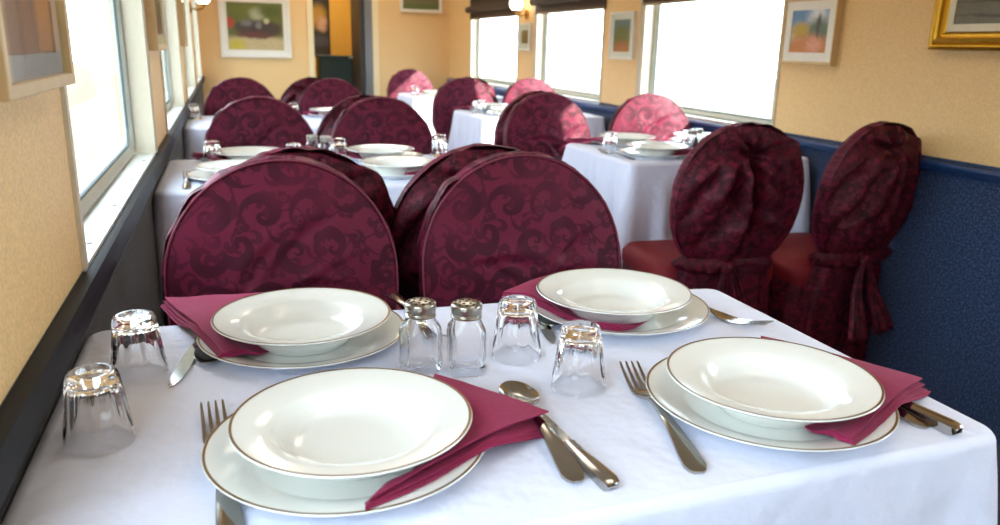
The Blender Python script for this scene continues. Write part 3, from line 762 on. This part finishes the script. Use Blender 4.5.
def make_tumbler():
    """faceted tumbler turned upside down, rim on the cloth"""
    n = 120; H = 0.078
    def oring(z, r, fac):
        out = []
        for j in range(n):
            a = 2 * PI * j / n
            k = 10; s_ = (a * k / (2 * PI)) % 1.0 - 0.5
            flat = math.cos(PI / k) / math.cos(2 * PI * s_ / k)
            rr = r * ((1 - fac) + fac * (0.985 * flat + 0.0))
            rr -= fac * r * 0.030 * math.cos(PI * s_) ** 2
            out.append((rr * math.cos(a), rr * math.sin(a), z))
        return out
    def cring(z, r): return [(r * math.cos(2 * PI * j / n), r * math.sin(2 * PI * j / n), z) for j in range(n)]
    m = MB()
    rings = [cring(0.0, 0.0312), cring(0.0, 0.0322), cring(0.0006, 0.0330), cring(0.010, 0.0322), cring(0.018, 0.0313)]
    rings += [oring(0.024, 0.0308, 0.6), oring(0.030, 0.0303, 1.0), oring(0.062, 0.0262, 1.0), oring(0.069, 0.0252, 0.8), oring(0.0745, 0.0240, 0.5), oring(0.077, 0.0222, 0.25), cring(H, 0.0195), cring(H, 0.016), cring(H - 0.0008, 0.012), cring(H - 0.0012, 0.0004)]
    rings += [cring(0.064, 0.0004), cring(0.0635, 0.012), cring(0.062, 0.0190), cring(0.058, 0.0222), cring(0.030, 0.0272), cring(0.012, 0.0300), cring(0.0, 0.0312)]
    m.loft(rings)
    return m.build('tumbler', 'clear_glass', None, angle=75)
def sqring(z, h, r, n=6):
    return [(x, y, z) for x, y in rrect(-h, h, -h, h, r, n)]
def make_shaker():
    t = empty('shaker')
    def cr(z, r):
        return [(r * math.cos(a), r * math.sin(a), z) for a in [rad(a0 + 90 * k / 6) for a0 in (0, 90, 180, 270) for k in range(7)]]
    def blend(z, h, rr, f, r2):
        A = sqring(z, h, rr); B = cr(z, r2)
        return [tuple(A[i][k] * (1 - f) + B[i][k] * f for k in range(3)) for i in range(len(A))]
    rings = [sqring(0.0, 0.001, 0.0005), sqring(0.0, 0.0175, 0.006), sqring(0.002, 0.0198, 0.007), sqring(0.006, 0.0202, 0.0075), sqring(0.040, 0.0202, 0.0075), blend(0.046, 0.0200, 0.008, 0.25, 0.0185), blend(0.0515, 0.018, 0.009, 0.8, 0.0160), cr(0.055, 0.0145), cr(0.0675, 0.0140), cr(0.0675, 0.0122), cr(0.055, 0.0125), blend(0.0505, 0.0150, 0.009, 0.8, 0.0140), blend(0.045, 0.0168, 0.008, 0.25, 0.0160), sqring(0.040, 0.0168, 0.006), sqring(0.011, 0.0165, 0.006), sqring(0.008, 0.013, 0.006), sqring(0.0075, 0.001, 0.0005)]
    rings = [[(x, y, z * 1.135 if z > 0.012 else z) for x, y, z in r_] for r_ in rings]
    MB().loft(rings, True, True, True).build('jar', 'clear_glass', t, angle=40)
    cap = MB().lathe([(r_, 0.0806 - (0.0806 - z_) * 0.7) for r_, z_ in [(0.0150, 0.0555), (0.0170, 0.0560), (0.0172, 0.0585), (0.0163, 0.0595), (0.0170, 0.0610), (0.0163, 0.0625), (0.0166, 0.0645), (0.0170, 0.0660), (0.0172, 0.0745), (0.0168, 0.0765), (0.0150, 0.0785), (0.009, 0.0800), (0.0004, 0.0806), (0.0004, 0.0790), (0.0145, 0.0760), (0.0150, 0.0555)]], 40).build('cap', 'cap_steel', t, angle=45)
    m = MB()
    for k in range(7):
        r, a = (0, 0) if k == 0 else (0.0075, k * PI / 3)
        m.lathe([(0.0003, 0.0007), (0.0017, 0.0006), (0.0018, -0.0004)], 8, r * math.cos(a), r * math.sin(a), 0.0804 - 8 * r * r)
    for k in range(10):
        a = k * PI / 5 + 0.2; r = 0.0125
        m.lathe([(0.0003, 0.0007), (0.0014, 0.0006), (0.0015, -0.0004)], 8, r * math.cos(a), r * math.sin(a), 0.0796)
    m.build('shaker_holes', 'hole_dark', cap)
    t.scale = (1.12, 1.12, 1.14)
    return t

def charger_h(r):
    P = ((0.0, 0.0062), (0.088, 0.0066), (0.100, 0.0120), (0.115, 0.0166), (0.130, 0.0205), (0.142, 0.0212), (0.165, 0.0130), (0.2, 0.002))
    for (a, h), (b, g) in zip(P, P[1:]):
        if r <= b: return h + (g - h) * (r - a) / (b - a)
    return 0.0
def napkin_z(x, y, c):
    """height over the table of a napkin tucked between charger and soup plate"""
    r = math.hypot(x - c[0], y - c[1])
    k = min(1, max(0, (r - 0.070) / 0.034)); k = k * k * (3 - 2 * k)
    z = 0.0100 + k * 0.0140
    o = min(1, max(0, (r - 0.140) / 0.08))
    return z - 0.010 * o, k, o
def make_napkin(corners, c, layers=4, fan=0.006, sag=0.0045, seed=0, gap=0.0, step=0.0012, cc_=(0, 0)):
    """folded cloth: corners a, b, c, d in table metres; the open layers fan out along the edge b-c"""
    a, b, cc, d = [Vector(p) for p in corners]
    m = MB(); N = 18
    for L in range(layers):
        top, bot = [], []
        for i in range(N + 1):
            u = i / N
            for j in range(N + 1):
                v = j / N
                p = (a * (1 - u) + b * u) * (1 - v) + (d * (1 - u) + cc * u) * v
                out = ((b - a).normalized() + (cc - d).normalized()) * 0.5
                wv = 0.4 + 0.6 * (1 - v)
                p = p + out * (fan * L * (u ** 3) * wv)
                p = p + Vector((0.0012 * fbm(v * 4 + seed, L * 3.1, 1), 0.0012 * fbm(v * 4, L * 3.1, seed))) * u
                z, k, o = napkin_z(p.x, p.y, c)
                z += -L * (0.0003 + 0.0022 * k * (0.4 + 0.6 * u)) - sag * L * (u ** 2) * wv * (0.3 + o) * k + 0.0015 * k * fbm(p.x * 14 + seed, p.y * 14, L * 0.3)
                if L == 0: z += 0.004 * k * math.sin(PI * v) * u + gap * k * u ** 1.5 * (1 - v) ** 0.5 * 0.6
                else: z -= gap * o * u
                cx_, cy_ = cc_
                z = max(z, 0.0016 + 0.0008 * (layers - L), charger_h(math.hypot(p.x - cx_, p.y - cy_)) + 0.0009 + step * (layers - 1 - L) * (0.25 + 0.75 * k))
                top.append((p.x, p.y, ZT_ + z + 0.0006 * (1 + k))); bot.append((p.x, p.y, ZT_ + z - 0.0006))
        q = len(m.v); m.v += top + bot; K = (N + 1) ** 2
        for i in range(N):
            for j in range(N):
                s0 = i * (N + 1) + j
                m.f.append((q + s0, q + s0 + 1, q + s0 + N + 2, q + s0 + N + 1))
                m.f.append((q + K + s0, q + K + s0 + N + 1, q + K + s0 + N + 2, q + K + s0 + 1))
        for i in range(N):
            for e in ((i, i + 1), (N * (N + 1) + i + 1, N * (N + 1) + i)): m.f.append((q + e[0] + K, q + e[1] + K, q + e[1], q + e[0]))
            for e in (((i + 1) * (N + 1), i * (N + 1)), (i * (N + 1) + N, (i + 1) * (N + 1) + N)): m.f.append((q + e[0] + K, q + e[1] + K, q + e[1], q + e[0]))
    # rounded fold along the far side d-c
    return m.build('napkin', 'napkin_burgundy', None, angle=50)

# place settings of the front table: A near window, B far window, C far aisle, D near aisle
SET = dict(A=(0.095, 0.704), B=(0.076, 1.021), C=(0.529, 1.011), D=(0.556, 0.674))
CH = dict(A=(0.090, 0.707), B=(0.077, 1.028), C=(0.541, 1.016), D=(0.557, 0.679))
NAPQ = dict(
    A=((0.208, 0.832), (0.299, 0.700), (0.085, 0.577), (0.150, 0.650)),
    B=((0.096, 1.214), (-0.110, 1.234), (-0.027, 0.950), (0.034, 0.987)),
    C=((0.520, 1.192), (0.388, 1.110), (0.488, 0.905), (0.560, 0.960)),
    D=((0.668, 0.840), (0.771, 0.666), (0.559, 0.551), (0.556, 0.610)))
NOPT = dict(A=dict(layers=4, fan=0.005, sag=0.003, seed=1, gap=0.008), B=dict(layers=4, fan=0.003, sag=0.002, seed=2), C=dict(layers=5, fan=0.002, sag=0.001, seed=3, step=0.002), D=dict(layers=4, fan=0.004, sag=0.003, seed=4))
# cutlery: handle end, tip direction
def aim(p, q): return math.atan2(q[0] - p[0], q[1] - p[1]) * -1
FORK = dict(A=((-0.020, 0.592), (-0.038, 0.838)), B=((0.228, 1.205), (0.247, 0.965)), C=((0.618, 1.112), (0.716, 0.893)), D=((0.403, 0.573), (0.453, 0.815)))
KNIFE = dict(A=((0.310, 0.570), (0.290, 0.82)), B=((-0.035, 1.170), (-0.079, 0.926)), C=((0.445, 1.18), (0.405, 0.935)), D=((0.714, 0.561), (0.690, 0.80)))
SPOON = dict(A=((0.282, 0.587), (0.293, 0.80)), B=((-0.015, 1.19), (-0.046, 0.965)), C=((0.455, 1.20), (0.422, 0.985)), D=((0.696, 0.583), (0.668, 0.79)))
GLASS = dict(A=(-0.144, 0.802), B=(-0.122, 0.969), C=(0.337, 0.905), D=(0.375, 0.792))
SHAKE = dict(one=(0.206, 0.893), two=(0.259, 0.874))
SIDE = dict(A='near window-side', B='far window-side', C='far aisle-side', D='near aisle-side')
def setting(k, T, off, parts, gname, flip=1, ns=''):
    """off moves the front table's layout to another table; parts: letters of what shows there"""
    ox, oy = off; f = lambda p: (p[0] + ox, p[1] + oy, ZT_)
    w = SIDE[k]
    if flip < 0: w = w.replace('window-side', '~').replace('aisle-side', 'window-side').replace('~', 'aisle-side')
    if 'c' in parts: put('charger', make_charger, 'white charger plate at the %s place of the %s' % (w, T), 'plate', f(CH[k]), 0, 'charger plates ' + gname)
    if 's' in parts:
        o = put('soup', make_soup, 'white soup plate at the %s place of the %s' % (w, T), 'plate', (SET[k][0] + ox, SET[k][1] + oy, ZT_ + 0.0062), 0, 'soup plates ' + gname)
    if 'n' in parts: put('napkin' + k, lambda: make_napkin(NAPQ[k], SET[k], cc_=CH[k], **NOPT[k]), 'folded burgundy napkin, %s place of the %s' % (w, T), 'napkin', (ox, oy, 0), 0, 'napkins ' + gname)
    for ch, key, mk, D_, nm in (('f', 'fork', make_fork, FORK, 'fork beside'), ('k', 'knife', make_knife, KNIFE, 'knife by the napkin of'), ('p', 'spoon', make_spoon, SPOON, 'spoon by the napkin of')):
        if ch in parts:
            p, q = D_[k]
            o = put(key, mk, 'steel %s the %s place of the %s' % (nm, w, T), key, f(p), aim(p, q), '%ss %s' % (key, gname))
            if k == 'A' and key == 'knife': o.scale = (0.9, 0.72, 0.9)
            elif key == 'knife': o.scale = (1, 1, 1)
            if k == 'A' and key == 'spoon': o.location.z += 0.003
    if 'g' in parts: put('tumbler', make_tumbler, 'upturned tumbler of the %s place of the %s' % (w, T), 'glass', f(GLASS[k]), 0.3 * ord(k), 'tumblers ' + gname)
for k in 'ABCD': setting(k, 'front table', (0, 0), 'csnfkp', 'on the front table')
gl = dict(A='upturned clear tumbler closest to the window wall and camera, front table', B='upturned clear tumbler beside the knife at the window wall, front table',
          C='upturned clear tumbler next to the shakers on front table', D='upturned clear tumbler in the middle of front table, nearest the lone fork')
for k in 'ABCD': put('tumbler', make_tumbler, gl[k], 'glass', (GLASS[k][0], GLASS[k][1], ZT_), 0.37 * ord(k), 'tumblers on the front table')
put('shaker', make_shaker, 'glass shaker with steel cap on front table, nearer the window', 'shaker', (*SHAKE['one'], ZT_), rad(8), 'shakers on the front table')
put('shaker', make_shaker, 'glass shaker with steel cap on front table, nearer the tumblers', 'shaker', (*SHAKE['two'], ZT_), rad(-8), 'shakers on the front table')
def extras(T, off, glasses, shakers, gname, lab):
    for i, (x, y) in enumerate(glasses): put('tumbler', make_tumbler, 'small upturned tumbler on the %s, %s' % (T, lab[i]), 'glass', (x, y, ZT_), i, 'tumblers ' + gname)
    for i, (x, y) in enumerate(shakers): put('shaker', make_shaker, 'glass shaker on the %s, %s' % (T, ('nearer the window wall', 'nearer the aisle')[i]), 'shaker', (x, y, ZT_), i, 'shakers ' + gname)
T2, T3, R1, R2, R3 = 'second window-wall table', 'third window-wall table', 'nearest sunlit table', 'middle sunlit table', 'farthest sunlit table'
o2 = (-0.02, 1.70)
setting('A', T2, (o2[0] - 0.06, o2[1]), 'cs', 'on the second table'); setting('B', T2, o2, 'csn', 'on the second table')
setting('C', T2, (o2[0] - 0.02, o2[1]), 'csn', 'on the second table'); setting('D', T2, (o2[0] - 0.05, o2[1] + 0.02), 'csn', 'on the second table')
extras(T2, o2, [(-0.058, 2.72), (0.190, 2.62), (0.35, 2.73), (0.72, 2.80)], [(0.262, 2.74), (0.302, 2.70)], 'on the second table', ['by the window wall', 'mostly hidden behind a chair top', 'beside the two shakers', 'on the far aisle corner'])
put('fork', make_fork, 'steel fork at the window-side corner of the second window-wall table', 'fork', (-0.122, 2.262, ZT_), 0.02)
o3 = (0, 3.40)
setting('B', T3, o3, 'cs', 'on the third table'); setting('C', T3, o3, 'csn', 'on the third table')
extras(T3, o3, [(-0.165, 4.36), (0.33, 4.42)], [(0.25, 4.5)], 'on the third table', ['in the window-wall corner', 'in the middle'])
o4 = (1.47, 1.93)
setting('A', R1, (o4[0] - 0.04, o4[1]), 'csn', 'on the nearest sunlit table', -1); setting('B', R1, (o4[0] + 0.02, o4[1]), 'csn', 'on the nearest sunlit table', -1)
setting('D', R1, (1.385, o4[1]), 'cs', 'on the nearest sunlit table', -1); setting('C', R1, (1.38, o4[1]), 'cs', 'on the nearest sunlit table', -1)
put('fork', make_fork, 'steel fork on aisle corner of the nearest sunlit table', 'fork', (1.392, 2.56, ZT_), rad(6))
extras(R1, o4, [(1.41, 2.80), (1.76, 2.80), (1.84, 2.86), (2.07, 2.74), (1.80, 2.70)], [(1.73, 2.72), (1.775, 2.755)], 'on the nearest sunlit table', ['near the aisle corner', 'in the middle cluster, beside the shakers', 'in the middle cluster, furthest back', 'against the navy wall rail', 'in the middle cluster, nearest the chairs'])
o5 = (1.47, 3.72)
setting('A', R2, o5, 'cs', 'on the middle sunlit table', -1); setting('B', R2, o5, 'csn', 'on the middle sunlit table', -1)
extras(R2, o5, [(1.40, 4.55), (1.45, 4.62)], [], 'on the middle sunlit table', ['at the aisle edge', 'just in from the aisle edge'])
o6 = (1.46, 5.48)
setting('A', R3, o6, 'cs', 'on the farthest sunlit table', -1)
extras(R3, o6, [(1.42, 6.30)], [], 'on the farthest sunlit table', ['at its aisle edge'])

# ------------------------------------------------------------------ unseen ceiling panels added as fill light
def fill_panel():
    t = empty('fill_panel')
    m = MB(); m.loft([[(x, y, 0) for x, y in rrect(-0.32, 0.32, -0.52, 0.52, 0.06)], [(x, y, -0.05) for x, y in rrect(-0.32, 0.32, -0.52, 0.52, 0.06)], [(x, y, -0.055) for x, y in rrect(-0.29, 0.29, -0.49, 0.49, 0.05)], [(x, y, -0.03) for x, y in rrect(-0.285, 0.285, -0.485, 0.485, 0.05)]])
    m.build('housing', 'cream_paint', t)
    m = MB(); m.loft([[(x, y, -0.03) for x, y in rrect(-0.285, 0.285, -0.485, 0.485, 0.05)], [(x, y, -0.06) for x, y in rrect(-0.22, 0.22, -0.42, 0.42, 0.05)]], True, False, True)
    m.build('diffuser', 'fill_glow', t)
    return t
FILL_YS = [0.6, 3.2, 5.6, 7.3, -1.2]
for i, y in enumerate(FILL_YS):
    put('clamp', fill_panel, 'added opal fill light panel out of view, %s along the coach' % ['first', 'second', 'third', 'fourth', 'fifth'][i], 'lamp', (0.975, y, ZC + 0.13), 0, 'added fill light panels')
    L = bpy.data.lights.new('ceiling_fill', 'AREA'); L.shape = 'RECTANGLE'; L.size = 0.5; L.size_y = 0.9; L.energy = [3, 5, 7, 10, 3][i]; L.color = (1.0, 0.93, 0.82)
    lo = bpy.data.objects.new('ceiling_fill', L); COL.objects.link(lo); lo.location = (0.975, y, ZC + 0.06)

L = bpy.data.lights.new('vestibule_fill', 'AREA'); L.shape = 'DISK'; L.size = 0.25; L.energy = 9; L.color = (1.0, 0.9, 0.74)  # added lamp out of view, brightens the vestibule
lo = bpy.data.objects.new('vestibule_fill', L); COL.objects.link(lo); lo.location = (1.0, YE + 0.7, ZC - 0.03)

# ------------------------------------------------------------------ sky, sun, camera
w = bpy.data.worlds.new('sky'); scn.world = w; w.use_nodes = True
bg = w.node_tree.nodes['Background']
bg.inputs[0].default_value = (0.72, 0.85, 1.0, 1); bg.inputs[1].default_value = 9.6
S = bpy.data.lights.new('sun', 'SUN'); S.energy = 24.0; S.angle = rad(1.5); S.color = (1.0, 0.93, 0.82)
so = bpy.data.objects.new('sun', S); COL.objects.link(so)
so.rotation_euler = Vector((0.62, -0.54, 0.49)).to_track_quat('Z', 'Y').to_euler(); so.location = (20, -8, 12)

cam = bpy.data.cameras.new('camera'); co = bpy.data.objects.new('camera', cam); COL.objects.link(co); scn.camera = co
cam.sensor_width = 36; cam.lens = 36 * 787 / 1000.0; cam.clip_start = 0.02; cam.clip_end = 200
yaw, tilt, roll = rad(19.0), rad(15.35), rad(-1.2)
fwd = Vector((math.sin(yaw) * math.cos(tilt), math.cos(yaw) * math.cos(tilt), -math.sin(tilt)))
rt = Vector((math.cos(yaw), -math.sin(yaw), 0)); up = rt.cross(fwd)
r2 = rt * math.cos(roll) - up * math.sin(roll); u2 = rt * math.sin(roll) + up * math.cos(roll)
mw = Matrix((r2, u2, -fwd)).transposed().to_4x4(); mw.translation = (0, 0, 1.142)
co.matrix_world = mw
cam.dof.use_dof = True; cam.dof.focus_distance = 1.1; cam.dof.aperture_fstop = 5.6; cam.dof.aperture_blades = 7

scn.view_settings.view_transform = 'Standard'; scn.view_settings.look = 'None'; scn.view_settings.gamma = 1; scn.view_settings.exposure = 0.20
scn.view_settings.use_curve_mapping = False
cy = scn.cycles
cy.use_denoising = True; cy.max_bounces = 12; cy.transmission_bounces = 12; cy.transparent_max_bounces = 12; cy.glossy_bounces = 6; cy.diffuse_bounces = 5
cy.caustics_refractive = True; cy.caustics_reflective = True; cy.blur_glossy = 0.5; cy.sample_clamp_indirect = 20.0
